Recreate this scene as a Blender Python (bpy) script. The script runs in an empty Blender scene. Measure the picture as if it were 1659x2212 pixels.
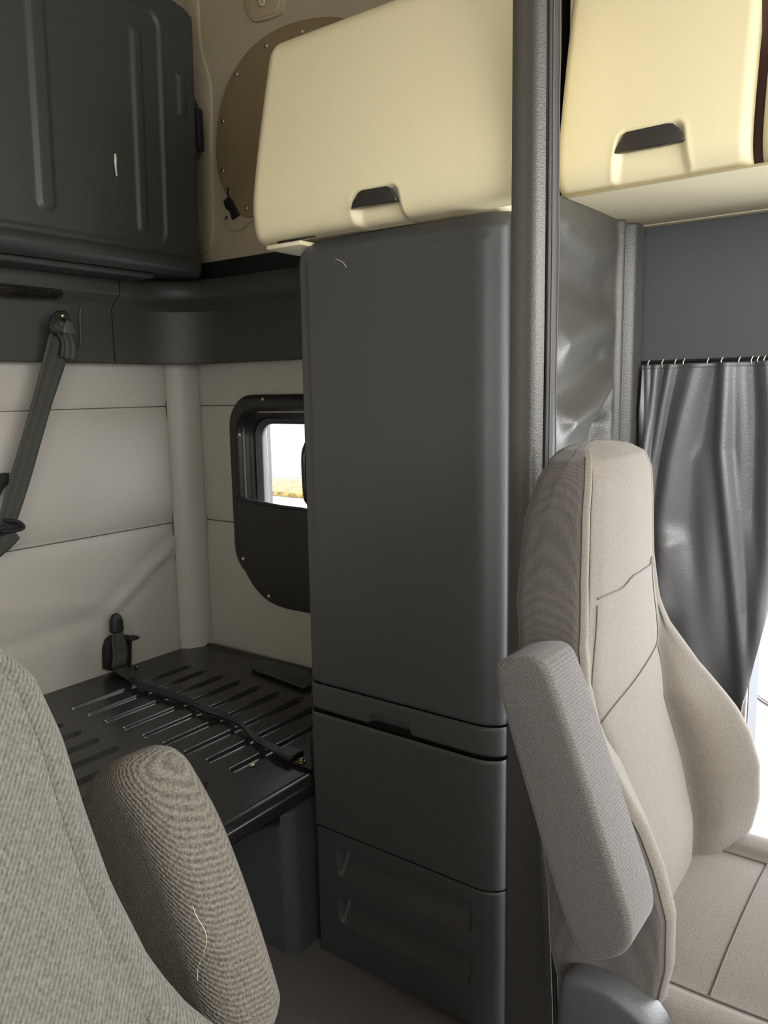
import bpy, bmesh, math, random
from mathutils import Vector, Matrix
random.seed(7)
C = bpy.context.scene.collection
sc = bpy.context.scene
PI = math.pi

# ------------------------------------------------------------------ camera
F_PX, CX, CY = 1720.0, 829.5, 1106.0
PITCH, ROLL, AZ = math.radians(8.65), math.radians(-0.98), math.radians(36.5)
CAMZ = 1.35
_f0 = Vector((math.cos(AZ), math.sin(AZ), 0)); _r0 = Vector((math.sin(AZ), -math.cos(AZ), 0)); _u0 = Vector((0, 0, 1))
_fw = _f0*math.cos(PITCH) - _u0*math.sin(PITCH); _up = _u0*math.cos(PITCH) + _f0*math.sin(PITCH)
_c, _s = math.cos(ROLL), math.sin(ROLL)
RT = _c*_r0 + _s*_up; UP = _c*_up - _s*_r0; FW = _fw
cd = bpy.data.cameras.new('camera'); cam = bpy.data.objects.new('camera', cd); C.objects.link(cam)
M = Matrix((RT, UP, -FW)).transposed().to_4x4(); M.translation = Vector((0, 0, CAMZ))
cam.matrix_world = M
cd.sensor_fit = 'VERTICAL'; cd.sensor_height = 36.0; cd.lens = 36.0*F_PX/2212.0
cd.clip_start = 0.02; cd.clip_end = 200
sc.camera = cam

def at(px, py, ax, v):
    """measured point of the place: where the sight line meets the plane ax = v (metres, floor is z = 0)"""
    d = FW + RT*((px-CX)/F_PX) - UP*((py-CY)/F_PX)
    i = 'xyz'.index(ax); t = (v - (CAMZ if i == 2 else 0))/d[i]
    return Vector((0, 0, CAMZ)) + d*t

# ------------------------------------------------------------------ light
w = bpy.data.worlds.new('sky'); sc.world = w; w.use_nodes = True
bg = w.node_tree.nodes['Background']; bg.inputs[0].default_value = (0.93, 0.96, 1.0, 1); bg.inputs[1].default_value = 6.0

def area(name, loc, target, sx, sy, power, col):
    l = bpy.data.lights.new(name, 'AREA'); l.shape = 'RECTANGLE'; l.size = sx; l.size_y = sy; l.energy = power; l.color = col
    o = bpy.data.objects.new(name, l); C.objects.link(o); o.location = loc
    o.rotation_euler = (Vector(target)-Vector(loc)).to_track_quat('-Z', 'Y').to_euler(); return o
area('windshield_daylight', (0.75, -1.22, 1.75), (0.85, 1.0, 1.30), 1.7, 0.75, 27, (1.0, 0.95, 0.86))
area('driver_door_daylight', (-0.95, -0.25, 1.5), (1.2, 0.9, 1.0), 0.8, 0.75, 5, (1.0, 0.95, 0.86))
area('passenger_door_daylight', (2.15, -0.40, 0.95), (0.9, 0.25, 1.15), 0.9, 1.3, 44, (0.90, 0.93, 1.0))
area('sleeper_window_daylight', (2.45, 1.60, 1.75), (1.55, 1.55, .45), 0.6, 0.6, 22, (0.97, 0.98, 1.0))

sc.view_settings.view_transform = 'Standard'; sc.view_settings.look = 'None'
sc.view_settings.gamma = 1.0; sc.view_settings.use_curve_mapping = False
sc.view_settings.exposure = 0.22

# ------------------------------------------------------------------ materials
def srgb(r, g, b):
    f = lambda c: (c/255/12.92) if c/255 <= .04045 else ((c/255+.055)/1.055)**2.4
    return (f(r), f(g), f(b), 1)

def mat(name, col, rough=.5, kind=None, scale=200., bump=.1, var=.06, spec=.5, axis=(0, 0, 0), metal=0., coarse=0.):
    m = bpy.data.materials.new(name); m.use_nodes = True; nt = m.node_tree; N = nt.nodes; L = nt.links
    b = N['Principled BSDF']; b.inputs['Roughness'].default_value = rough; b.inputs['Metallic'].default_value = metal
    b.inputs['Specular IOR Level'].default_value = spec
    base = srgb(*col); b.inputs['Base Color'].default_value = base
    if kind is None: return m
    tc = N.new('ShaderNodeTexCoord'); mp = N.new('ShaderNodeMapping'); L.new(tc.outputs['Object'], mp.inputs[0])
    mp.inputs['Rotation'].default_value = axis
    bp = N.new('ShaderNodeBump'); bp.inputs['Strength'].default_value = bump; bp.inputs['Distance'].default_value = .002
    ramp = N.new('ShaderNodeMix'); ramp.data_type = 'RGBA'
    dk = tuple(c*(1-var*2.2) for c in base[:3])+(1,); lt = tuple(min(1, c*(1+var*2.2)) for c in base[:3])+(1,)
    ramp.inputs[6].default_value = dk; ramp.inputs[7].default_value = lt
    if kind == 'leather':
        t = N.new('ShaderNodeTexVoronoi'); t.feature = 'SMOOTH_F1'; t.inputs['Scale'].default_value = scale; L.new(mp.outputs[0], t.inputs['Vector']); h = t.outputs['Distance']
        n2 = N.new('ShaderNodeTexNoise'); n2.inputs['Scale'].default_value = scale*.08; L.new(mp.outputs[0], n2.inputs['Vector'])
        L.new(n2.outputs['Fac'], ramp.inputs[0])
    elif kind == 'noise':
        t = N.new('ShaderNodeTexNoise'); t.inputs['Scale'].default_value = scale; t.inputs['Detail'].default_value = 3; L.new(mp.outputs[0], t.inputs['Vector']); h = t.outputs['Fac']
        n2 = N.new('ShaderNodeTexNoise'); n2.inputs['Scale'].default_value = 6; n2.inputs['Detail'].default_value = 5; L.new(mp.outputs[0], n2.inputs['Vector'])
        L.new(n2.outputs['Fac'], ramp.inputs[0])
    elif kind == 'dots':
        t = N.new('ShaderNodeTexVoronoi'); t.inputs['Scale'].default_value = scale; t.inputs['Randomness'].default_value = .0; L.new(mp.outputs[0], t.inputs['Vector']); h = t.outputs['Distance']
        n2 = N.new('ShaderNodeTexNoise'); n2.inputs['Scale'].default_value = 3; L.new(mp.outputs[0], n2.inputs['Vector']); L.new(n2.outputs['Fac'], ramp.inputs[0])
    elif kind == 'rib':
        t = N.new('ShaderNodeTexWave'); t.bands_direction = 'Z'; t.inputs['Scale'].default_value = scale; t.inputs['Distortion'].default_value = .7
        t.inputs['Detail'].default_value = 2; t.inputs['Detail Scale'].default_value = 2.5; L.new(mp.outputs[0], t.inputs['Vector'])
        n2 = N.new('ShaderNodeTexNoise'); n2.inputs['Scale'].default_value = 420; n2.inputs['Detail'].default_value = 2; L.new(mp.outputs[0], n2.inputs['Vector'])
        mm = N.new('ShaderNodeMath'); mm.operation = 'MULTIPLY_ADD'; L.new(t.outputs['Fac'], mm.inputs[0]); mm.inputs[1].default_value = .45; 
        m3 = N.new('ShaderNodeMath'); m3.operation = 'MULTIPLY_ADD'; L.new(n2.outputs['Fac'], m3.inputs[0]); m3.inputs[1].default_value = 1.6; m3.inputs[2].default_value = -.55
        L.new(m3.outputs[0], mm.inputs[2]); L.new(mm.outputs[0], ramp.inputs[0]); h = mm.outputs[0]
    elif kind == 'speckle':
        t = N.new('ShaderNodeTexNoise'); t.inputs['Scale'].default_value = scale; t.inputs['Detail'].default_value = 2; L.new(mp.outputs[0], t.inputs['Vector']); h = t.outputs['Fac']
        cr = N.new('ShaderNodeMapRange'); cr.inputs[1].default_value = .32; cr.inputs[2].default_value = .68; L.new(h, cr.inputs[0]); L.new(cr.outputs[0], ramp.inputs[0])
    L.new(ramp.outputs[2], b.inputs['Base Color'])
    L.new(h, bp.inputs['Height']); L.new(bp.outputs[0], b.inputs['Normal'])
    if kind in ('rib', 'speckle') and sum(col) > 200:
        b.inputs['Sheen Weight'].default_value = .15; b.inputs['Sheen Roughness'].default_value = .5
    return m

MC = mat('cream_plastic', (226, 214, 176), .55, 'dots', 330, .10, .02)
MCS = mat('cream_smooth', (224, 214, 180), .5, 'noise', 500, .05, .01)
MCH = mat('headliner', (172, 160, 134), .85, 'noise', 400, .25, .03)
MTAUPE = mat('taupe_vinyl', (132, 117, 86), .65, 'noise', 150, .15, .08)
MPAD = mat('padded_vinyl', (176, 171, 160), .5, 'noise', 260, .10, .03)
MBLK = mat('dark_plastic', (71, 71, 71), .45, 'noise', 700, .22, .02)
MBUNK = mat('bunk_plastic', (57, 59, 56), .45, 'noise', 600, .2, .03)
MDECK = mat('bunk_deck_metal', (44, 43, 42), .27, 'noise', 500, .10, .04)
MBAND = mat('valance_plastic', (60, 59, 54), .5, 'noise', 600, .18, .03)
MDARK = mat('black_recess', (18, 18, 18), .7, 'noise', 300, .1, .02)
MGLOSS = mat('black_frame', (30, 30, 28), .28, 'noise', 500, .05, .02)
MLEA = mat('grey_leatherette', (72, 70, 65), .36, 'leather', 480, .24, .03)
MLEA2 = mat('door_leatherette', (104, 104, 106), .33, 'leather', 480, .24, .03)
MCARP = mat('carpet', (102, 96, 94), .95, 'speckle', 600, .5, .18)
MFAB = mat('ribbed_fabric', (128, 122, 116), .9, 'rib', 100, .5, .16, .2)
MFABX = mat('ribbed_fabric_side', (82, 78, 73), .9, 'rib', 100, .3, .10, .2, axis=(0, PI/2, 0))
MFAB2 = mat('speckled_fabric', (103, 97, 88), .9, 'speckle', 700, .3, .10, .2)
MFABD = mat('driver_fabric', (88, 86, 77), .9, 'rib', 110, .6, .20, .2, axis=(.25, .95, 0))
MFABA = mat('driver_arm_fabric', (98, 93, 84), .9, 'rib', 125, .8, .24, .2, axis=(-.62, -.12, 0))
MSEAM = mat('seam_thread', (88, 82, 76), .8)
MWEB = mat('black_webbing', (54, 55, 48), .6, 'rib', 40, .3, .15)
MWEBD = mat('black_strap', (20, 20, 20), .55, 'rib', 60, .3, .15)
MBOLT = mat('bolt_metal', (150, 135, 105), .3, metal=1.)
MSNAP = mat('snap_metal', (215, 205, 180), .45, metal=1.)
MBLUE = mat('bluish_plastic', (80, 85, 89), .42, 'noise', 600, .2, .03)
MFLAP = mat('latch_flap', (50, 47, 44), .35, 'noise', 500, .05, .02)
MWALLD = mat('charcoal_panel', (78, 80, 82), .85, 'noise', 350, .25, .03)
MWHITE = mat('white_mark', (225, 222, 210), .7)
MORNG = mat('orange_brown_trim', (168, 96, 62), .6)
MGRND = mat('pale_concrete', (185, 183, 176), .9, 'noise', 3, .2, .04)
MGRASS = mat('dry_grass', (120, 98, 44), .95, 'speckle', 8, .5, .3)
MCHR = mat('mirror_chrome', (190, 190, 188), .2, metal=1.)
MHAIR = mat('pale_thread', (215, 205, 180), .6)

# ------------------------------------------------------------------ helpers
def link(name, me, m, parent=None, smooth=True):
    o = bpy.data.objects.new(name, me); C.objects.link(o)
    if m: me.materials.append(m)
    if smooth:
        for p in me.polygons: p.use_smooth = True
    if parent is not None:
        o.parent = parent
        if parent.parent is None and parent.type == 'EMPTY': o.location = -Vector(parent.location)
    return o

def thing(name, label, cat, loc, group=None):
    o = bpy.data.objects.new(name, None); C.objects.link(o); o.empty_display_size = .05
    o.location = loc; o['label'] = label; o['category'] = cat
    if group: o['group'] = group
    return o
def tag(o, label, cat, group=None, kind=None):
    o['label'] = label; o['category'] = cat
    if group: o['group'] = group
    if kind: o['kind'] = kind
    return o
def struct(o): o['kind'] = 'structure'; return o

def mesh(name, vs, fs, m, parent=None, smooth=True):
    me = bpy.data.meshes.new(name); me.from_pydata([tuple(v) for v in vs], [], fs); me.update()
    return link(name, me, m, parent, smooth)

def orient(o):
    bm = bmesh.new(); bm.from_mesh(o.data); bmesh.ops.recalc_face_normals(bm, faces=bm.faces); bm.to_mesh(o.data); bm.free(); return o

def grid(name, nu, nv, f, m, parent=None, thick=0., skip=None, closed=False, flip=False):
    """surface f(u, v), u and v in 0..1; thick gives it a back"""
    vs = [f(i/nu, j/nv) for j in range(nv+1) for i in range(nu+1)]
    fs = []
    for j in range(nv):
        for i in range(nu):
            if skip and skip((i+.5)/nu, (j+.5)/nv): continue
            a = j*(nu+1)+i; q = [a, a+1, a+nu+2, a+nu+1]
            fs.append(q[::-1] if flip else q)
    o = mesh(name, vs, fs, m, parent)
    if thick:
        s = o.modifiers.new('solid', 'SOLIDIFY'); s.thickness = thick; s.offset = -1
    return o

def box(name, lo, hi, m, parent=None, bev=.004, seg=2, rot=None):
    bm = bmesh.new(); bmesh.ops.create_cube(bm, size=1)
    lo, hi = Vector(lo), Vector(hi); d = hi-lo; c = (hi+lo)/2
    for v in bm.verts: v.co = Vector((v.co.x*d.x, v.co.y*d.y, v.co.z*d.z))
    if bev: bmesh.ops.bevel(bm, geom=bm.edges[:], offset=min(bev, .49*min(abs(d.x), abs(d.y), abs(d.z))), segments=seg, affect='EDGES', profile=.5)
    if rot is not None: bmesh.ops.transform(bm, matrix=rot.to_4x4(), verts=bm.verts)
    bmesh.ops.translate(bm, vec=c, verts=bm.verts)
    me = bpy.data.meshes.new(name); bm.to_mesh(me); bm.free()
    o = link(name, me, m, parent, smooth=bool(bev))
    return o

def smooth_closed(pts, it=2):
    for _ in range(it):
        q = []
        for i in range(len(pts)):
            a, b = pts[i], pts[(i+1) % len(pts)]
            q += [a*.75+b*.25, a*.25+b*.75]
        pts = q
    return pts

def prism(name, pts, vec, m, parent=None, bev=.003, seg=3, round_it=0, inset_dome=0.):
    """outline pts (3-D, planar) given the thickness vec"""
    pts = [Vector(p) for p in pts]
    if round_it: pts = smooth_closed(pts, round_it)
    bm = bmesh.new(); vec = Vector(vec)
    a = [bm.verts.new(p) for p in pts]; b = [bm.verts.new(p+vec) for p in pts]
    fa = bm.faces.new(a); fb = bm.faces.new(b[::-1]); n = len(a)
    for i in range(n): bm.faces.new((a[i], b[i], b[(i+1) % n], a[(i+1) % n]))
    bmesh.ops.recalc_face_normals(bm, faces=bm.faces)
    if bev:
        es = [e for e in bm.edges if (fa in e.link_faces) or (fb in e.link_faces)]
        bmesh.ops.bevel(bm, geom=es, offset=bev, segments=seg, affect='EDGES', profile=.5, clamp_overlap=True)
    me = bpy.data.meshes.new(name); bm.to_mesh(me); bm.free()
    return link(name, me, m, parent)

def spline(pts, n):
    """Catmull-Rom through pts"""
    pts = [Vector(p) for p in pts]; P = [pts[0]*2-pts[1]]+pts+[pts[-1]*2-pts[-2]]; out = []
    k = len(pts)-1
    for i in range(n+1):
        t = i/n*k; j = min(int(t), k-1); t -= j
        a, b, c, d = P[j], P[j+1], P[j+2], P[j+3]
        out.append(.5*((2*b)+(c-a)*t+(2*a-5*b+4*c-d)*t*t+(3*b-a-3*c+d)*t**3))
    return out

def tube(name, pts, r, m, parent=None, n=10, sub=0, closed=False):
    pts = [Vector(p) for p in pts]
    if sub: pts = spline(pts, sub)
    vs, fs = [], []; K = len(pts); prev = None
    for i, p in enumerate(pts):
        if closed: t = (pts[(i+1) % K]-pts[i-1]).normalized()
        else: t = (pts[min(i+1, K-1)]-pts[max(i-1, 0)]).normalized()
        if prev is None:
            a = Vector((0, 0, 1)) if abs(t.z) < .9 else Vector((1, 0, 0)); s = t.cross(a).normalized()
        else: s = (prev-t*prev.dot(t)).normalized()
        prev = s; u = t.cross(s)
        rr = r(i/(K-1)) if callable(r) else r
        for k in range(n):
            an = 2*PI*k/n; vs.append(p+(s*math.cos(an)+u*math.sin(an))*rr)
    for i in range(K if closed else K-1):
        for k in range(n):
            a = i*n+k; b = i*n+(k+1) % n; c = ((i+1) % K)*n+(k+1) % n; d = ((i+1) % K)*n+k
            fs.append((a, b, c, d))
    if not closed: fs += [tuple(range(n))[::-1], tuple(range((K-1)*n, K*n))]
    return mesh(name, vs, fs, m, parent)

def ribbon(name, pts, wid, nrm, th, m, parent=None, sub=40, crease=0.):
    """a strap along pts; wid = list of width vectors (or one), nrm = face direction"""
    pp = spline(pts, sub); ww = spline(wid, sub) if isinstance(wid, list) else [Vector(wid)]*(sub+1)
    nrm = Vector(nrm).normalized()
    def f(u, v):
        i = round(v*sub); p = pp[i]; w_ = ww[i]
        return p+w_*(u-.5)+nrm*(crease*math.cos((u-.5)*PI*5))
    o = grid(name, 10, sub, f, m, parent); s = o.modifiers.new('solid', 'SOLIDIFY'); s.thickness = th; s.offset = 0
    return o

def disc(name, c, nrm, r, h, m, parent=None, n=20, dome=.6):
    """a low domed button on a surface"""
    nrm = Vector(nrm).normalized(); a = Vector((0, 0, 1)) if abs(nrm.z) < .9 else Vector((1, 0, 0)); s = nrm.cross(a).normalized(); u = nrm.cross(s); c = Vector(c)
    prof = [(1, 0), (1, .35), (.9, .7), (.6, .92), (.25, 1.0)]; vs = []; fs = []
    for rr, hh in prof:
        for k in range(n): an = 2*PI*k/n; vs.append(c+(s*math.cos(an)+u*math.sin(an))*r*rr+nrm*h*hh)
    for i in range(len(prof)-1):
        for k in range(n): fs.append((i*n+k, i*n+(k+1) % n, (i+1)*n+(k+1) % n, (i+1)*n+k))
    fs.append(tuple(range((len(prof)-1)*n, len(prof)*n))); fs.append(tuple(range(n))[::-1])
    return orient(mesh(name, vs, fs, m, parent))

def sstep(a, b, x):
    t = max(0, min(1, (x-a)/(b-a))); return t*t*(3-2*t)
def segd(px, py, ax, ay, bx, by):
    dx, dy = bx-ax, by-ay; t = max(0, min(1, ((px-ax)*dx+(py-ay)*dy)/(dx*dx+dy*dy))); return math.hypot(px-ax-t*dx, py-ay-t*dy)
def polyd(px, py, P):
    return min(segd(px, py, *P[i], *P[i+1]) for i in range(len(P)-1))
def interp(tab, x):
    if x >= tab[0][0]: return tab[0][1]
    for (a, va), (b, vb) in zip(tab, tab[1:]):
        if x >= b: return va+(vb-va)*(a-x)/(a-b)
    return tab[-1][1]

# ================================================================== THE SETTING
XL, XR, YR, YF, ZC = -0.85, 1.90, 2.25, -1.15, 2.70
Z_BAND, Z_S1, Z_S2, Z_BED = 1.455, 1.31, 0.904, 0.445

struct(box('floor', (XL, YF, -.04), (XR+.1, YR+.1, 0), MCARP, bev=0))
struct(box('ceiling', (XL, YF, ZC), (XR+.1, YR+.1, ZC+.05), MCH, bev=0))
# rear wall: padded lower part with two stitched seams, headliner above
def puff(z, rows, amp):
    for lo, hi in rows:
        if lo <= z <= hi:
            t = 2*(z-lo)/(hi-lo)-1; return amp*(1-abs(t)**7)
    return 0
rows = [(.38, Z_S2), (Z_S2, Z_S1), (Z_S1, 1.50)]
def rear(u, v):
    x = -.80+(1.80+.80)*u; z = .38+(1.50-.38)*v
    y = puff(z, rows, .014)
    ex = (1.80-x); y *= min(1, (max(ex, 0)/.03))**.5
    # creases pulling from the belt buckle towards the corner
    a = segd(x, z, 1.52, .66, 1.79, .84); y += .007*math.exp(-(a/.018)**2)-.004*math.exp(-((a-.035)/.02)**2)
    a = segd(x, z, 1.60, .76, 1.79, .80); y += .004*math.exp(-(a/.015)**2)
    a = segd(x, z, 1.42, .64, .9, .60); y -= .006*math.exp(-(a/.03)**2)
    a = segd(x, z, 1.44, .69, 1.0, .76); y += .004*math.exp(-(a/.03)**2)
    y += .0015*math.sin(x*7+z*5)*math.sin(z*9-x*3)
    return Vector((x, YR-y, z))
struct(grid('wall_rear', 150, 110, rear, MPAD))
struct(box('wall_rear', (XL, YR, 0), (XR+.1, YR+.08, .5), MPAD, bev=0))
struct(box('wall_rear', (XL, YR, .5), (XR+.1, YR+.08, ZC), MCH, bev=0))
# padded side wall with the sleeper window opening
WY0, WY1, WZ0, WZ1 = 1.49, 1.978, .78, 1.29
def sidew(u, v):
    y = .70+(2.22-.70)*u; z = .38+(1.50-.38)*v
    x = puff(z, rows, .012)*min(1, max(0, (2.22-y)/.03))**.5
    a = segd(y, z, 1.93, 1.46, 1.86, 1.36); x += .005*math.exp(-(a/.012)**2)
    a = segd(y, z, 1.90, 1.46, 1.88, 1.38); x -= .004*math.exp(-(a/.012)**2)
    return Vector((XR-x, y, z))
struct(grid('wall_side', 150, 110, sidew, MPAD, skip=lambda u, v: WY0 < .70+1.52*u < WY1 and WZ0 < .38+1.12*v < WZ1, flip=True))
for lo, hi, m in (((XR+.002, .71, 0), (XR+.1, YR+.08, WZ0-.01), MPAD), ((XR+.002, .71, WZ1+.01), (XR+.1, YR+.08, ZC), MCH),
                  ((XR+.002, .71, WZ0-.01), (XR+.1, WY0-.01, WZ1+.01), MPAD), ((XR+.002, WY1+.01, WZ0-.01), (XR+.1, YR+.08, WZ1+.01), MPAD),
                  ((XR, .37, 0), (XR+.1, .71, ZC), MWALLD), ((XR, -.62, 1.35), (XR+.1, .37, ZC), MWALLD), ((XR, -.62, 0), (XR+.1, .37, .12), MWALLD),
                  ((XR, YF, 0), (XR+.1, -.62, ZC), MWALLD)):
    struct(box('wall_side', lo, hi, m, bev=0))
# rounded padded bolster in the corner
def bol(u, v):
    z = .40+(1.49-.40)*v; t = u*PI
    a, b = Vector((1.782, YR-.004, z)), Vector((XR-.004, 2.195, z)); n = Vector((-.42, -.9, 0)).normalized()
    wr = .003*math.sin(z*60+u*7)*math.exp(-((z-.5)/.13)**2)+.003*math.exp(-(segd(u, z, .2, .60, .8, .50)/.03)**2)+.004*math.exp(-(segd(u, z, .25, .72, .75, .66)/.02)**2)
    p = a.lerp(b, u)+n*(.030*math.sin(t)**.6*(1+.0*z)+wr*math.sin(t)); return p
struct(grid('trim_1', 24, 160, bol, MPAD))
seamm = mat('wall_seam', (92, 84, 70), .7)
for zs in (Z_S1, Z_S2):
    struct(tube('trim_11', [(x/10, YR-.003, zs) for x in range(-8, 18)]+[(1.785, YR-.003, zs)], .0018, seamm, n=6))
    struct(tube('trim_12', [(XR-.003, y/10, zs) for y in range(13, 22)]+[(XR-.003, 2.195, zs)], .0018, seamm, n=6))
for P_ in ([(1.782, YR-.007, .45), (1.782, YR-.007, 1.455)], [(XR-.007, 2.196, .45), (XR-.007, 2.196, 1.455)]):
    struct(tube('trim_13', P_, .0022, seamm, n=6))
# front and driver side of the cab, with windscreen and door window openings
for lo, hi in (((XL, YF-.05, 0), (XR+.1, YF, 1.30)), ((XL, YF-.05, 2.12), (XR+.1, YF, ZC))): struct(box('wall_front', lo, hi, MWALLD, bev=0))
for lo, hi in (((XL-.05, YF, 0), (XL, YR, 1.05)), ((XL-.05, YF, 1.85), (XL, YR, ZC)), ((XL-.05, .25, 1.05), (XL, YR, 1.85)), ((XL-.05, YF, 1.05), (XL, -.75, 1.85))):
    struct(box('wall_driver', lo, hi, MCH, bev=0))

# dark valance that runs round the corner above the padding
prof = [(.0, 1.452), (.062, 1.452), (.066, 1.462), (.066, 1.60), (.072, 1.622), (.098, 1.645), (.112, 1.66), (.112, 1.69), (.09, 1.715), (.0, 1.73)]
def sweep(name, path, m, k=0):
    """path: list of (x, y, nx, ny)"""
    vs, fs = [], []; n = len(prof); pr = spline([Vector((a, b, 0)) for a, b in prof], 54); n = len(pr)
    for x, y, nx, ny in path:
        for p in pr: vs.append(Vector((x+nx*p.x, y+ny*p.x, p.y)))
    for i in range(len(path)-1):
        for j in range(n-1): a = i*n+j; fs.append((a, a+1, a+n+1, a+n))
    return orient(mesh(name, vs, fs, m))
pa = [(x, YR, 0, -1) for x in (-.8, .2, .9, 1.545)]
struct(sweep('trim_2', pa, MBAND))
R = .26; cx, cy = XR-R, YR-R
pb = [(1.548, YR, 0, -1), (cx, YR, 0, -1)]+[(cx+R*math.sin(a), cy+R*math.cos(a), -math.sin(a), -math.cos(a)) for a in [PI/2*i/16 for i in range(1, 17)]]+[(XR, 1.6, -1, 0), (XR, 1.2, -1, 0)]
struct(sweep('trim_3', pb, MBAND))
# black recess strip over the valance on the side wall
struct(box('trim_4', (1.875, 1.20, 1.70), (XR, 2.22, 1.785), MDARK, bev=.004))

# ground, verge and a pale wall outside
struct(box('ground', (-6, -14, -1.25), (30, 20, -1.2), MGRND, bev=0))

# ================================================================== SLEEPER WINDOW
def rrect(y0, y1, z0, z1, r, n=8):
    out = []
    for cy_, cz_, a0 in ((y1-r, z1-r, 0), (y0+r, z1-r, PI/2), (y0+r, z0+r, PI), (y1-r, z0+r, 1.5*PI)):
        for k in range(n+1): a = a0+PI/2*k/n; out.append((cy_+r*math.cos(a), cz_+r*math.sin(a)))
    return out
def ringloft(name, rings, m, parent):
    vs, fs = [], []; n = None
    for y0, y1, z0, z1, r, x in rings:
        q = rrect(y0, y1, z0, z1, r); n = len(q); vs += [Vector((x, a, b)) for a, b in q]
    for i in range(len(rings)-1):
        for k in range(n): fs.append((i*n+k, i*n+(k+1) % n, (i+1)*n+(k+1) % n, (i+1)*n+k))
    return orient(mesh(name, vs, fs, m, parent))
win = thing('window_1', '', '', (1.88, 1.73, 0.78)); win['kind'] = 'structure'; del win['label']; del win['category']
WO = (1.43, 2.035, .72, 1.345)
def rg(i, x, r): return (WO[0]+i, WO[1]-i, WO[2]+i, WO[3]-i, r, x)
ringloft('window_frame', [rg(0, 1.892, .11), rg(.0, 1.876, .11), rg(.004, 1.872, .108), rg(.030, 1.870, .095), rg(.040, 1.874, .09), rg(.052, 1.890, .085), rg(.066, 1.906, .075), rg(.078, 1.910, .07), rg(.080, 1.925, .065)], MGLOSS, win)
ringloft('window_seal', [rg(.079, 1.925, .065), rg(.080, 1.915, .065), rg(.085, 1.913, .06), rg(.086, 1.922, .06), rg(.091, 1.922, .055), rg(.092, 1.928, .055), rg(.097, 1.928, .05), rg(.098, 1.940, .05), rg(.060, 1.945, .05), rg(.060, 2.01, .05)], MBLK, win)
mg = bpy.data.materials.new('glass'); mg.use_nodes = True; nb = mg.node_tree; nb.nodes.clear()
_o = nb.nodes.new('ShaderNodeOutputMaterial'); _t = nb.nodes.new('ShaderNodeBsdfTransparent'); _g = nb.nodes.new('ShaderNodeBsdfGlossy'); _m = nb.nodes.new('ShaderNodeMixShader')
_g.inputs['Roughness'].default_value = .02; _m.inputs[0].default_value = .06; nb.links.new(_t.outputs[0], _m.inputs[1]); nb.links.new(_g.outputs[0], _m.inputs[2]); nb.links.new(_m.outputs[0], _o.inputs[0])
box('window_pane', (1.985, 1.50, .78), (1.989, 1.97, 1.285), mg, win, bev=0)
for px, py in ((568, 862), (517, 939)):
    p = at(px, py, 'x', 1.872); disc('screw', p+Vector((0, 0, 0)), (-1, 0, 0), .006, .004, MSNAP, win)

# dark snap-on window cover pulled down below the window
cov = thing('window_cover', 'dark vinyl snap-on cover folded down over the lower half of the small sleeper window', 'window cover', (1.86, 1.75, .72))
op = [at(x, y, 'x', 1.862) for x, y in ((513, 1074), (560, 1083), (610, 1092), (665, 1099))]
ol = [at(x, y, 'x', 1.862) for x, y in ((664, 1324), (620, 1317), (580, 1302), (552, 1275), (530, 1240), (519, 1200), (514, 1130))]
yr = 1.46
outl = op+[Vector((1.862, yr, op[-1].z-.02)), Vector((1.862, yr, ol[0].z-.01))]+ol
prism('cover_panel', outl, (.016, 0, 0), mat('cover_vinyl', (44, 42, 40), .55, 'noise', 300, .2, .03), cov, bev=.005, round_it=2)
tube('hem', [p+Vector((-.001, 0, -.004)) for p in op+[Vector((1.862, yr, op[-1].z-.02))]], .006, MGLOSS, cov, sub=20)
for px, py in ((526, 1207), (581, 1288)):
    disc('snap', at(px, py, 'x', 1.861), (-1, 0, 0), .007, .004, MSNAP, cov)

# ================================================================== UPPER SIDE WALL COVER (taupe)
uc = thing('window_cover', 'taupe vinyl snap-on cover on the upper side wall, half behind the cream cabinet', 'window cover', (1.88, 1.8, 1.9))
pts = [(760, 42), (720, 35), (690, 36), (640, 45), (590, 65), (545, 97), (510, 142), (485, 192), (470, 250), (465, 320), (469, 375), (480, 405), (490, 424), (500, 440), (512, 460), (528, 470), (545, 469), (557, 460)]
o1 = [at(x, y, 'x', 1.884) for x, y in pts]
o1 += [Vector((1.884, 1.70, 1.93)), Vector((1.884, 1.35, 1.95)), Vector((1.884, 1.30, 2.30))]
prism('cover_panel', o1, (.008, 0, 0), MTAUPE, uc, bev=.003, round_it=1)
for px, py in ((575, 99), (652, 68), (511, 160), (481, 262), (481, 369), (533, 450)):
    disc('snap', at(px, py, 'x', 1.884), (-1, 0, 0), .0075, .004, MSNAP, uc)
o2 = [at(x, y, 'x', 1.892) for x, y in ((472, 395), (476, 440), (483, 478), (495, 497), (512, 500), (530, 488), (552, 462), (600, 430), (600, 250), (500, 230))]
struct(prism('trim_5', o2, (.02, 0, 0), MCH, bev=.004, round_it=1))
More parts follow.
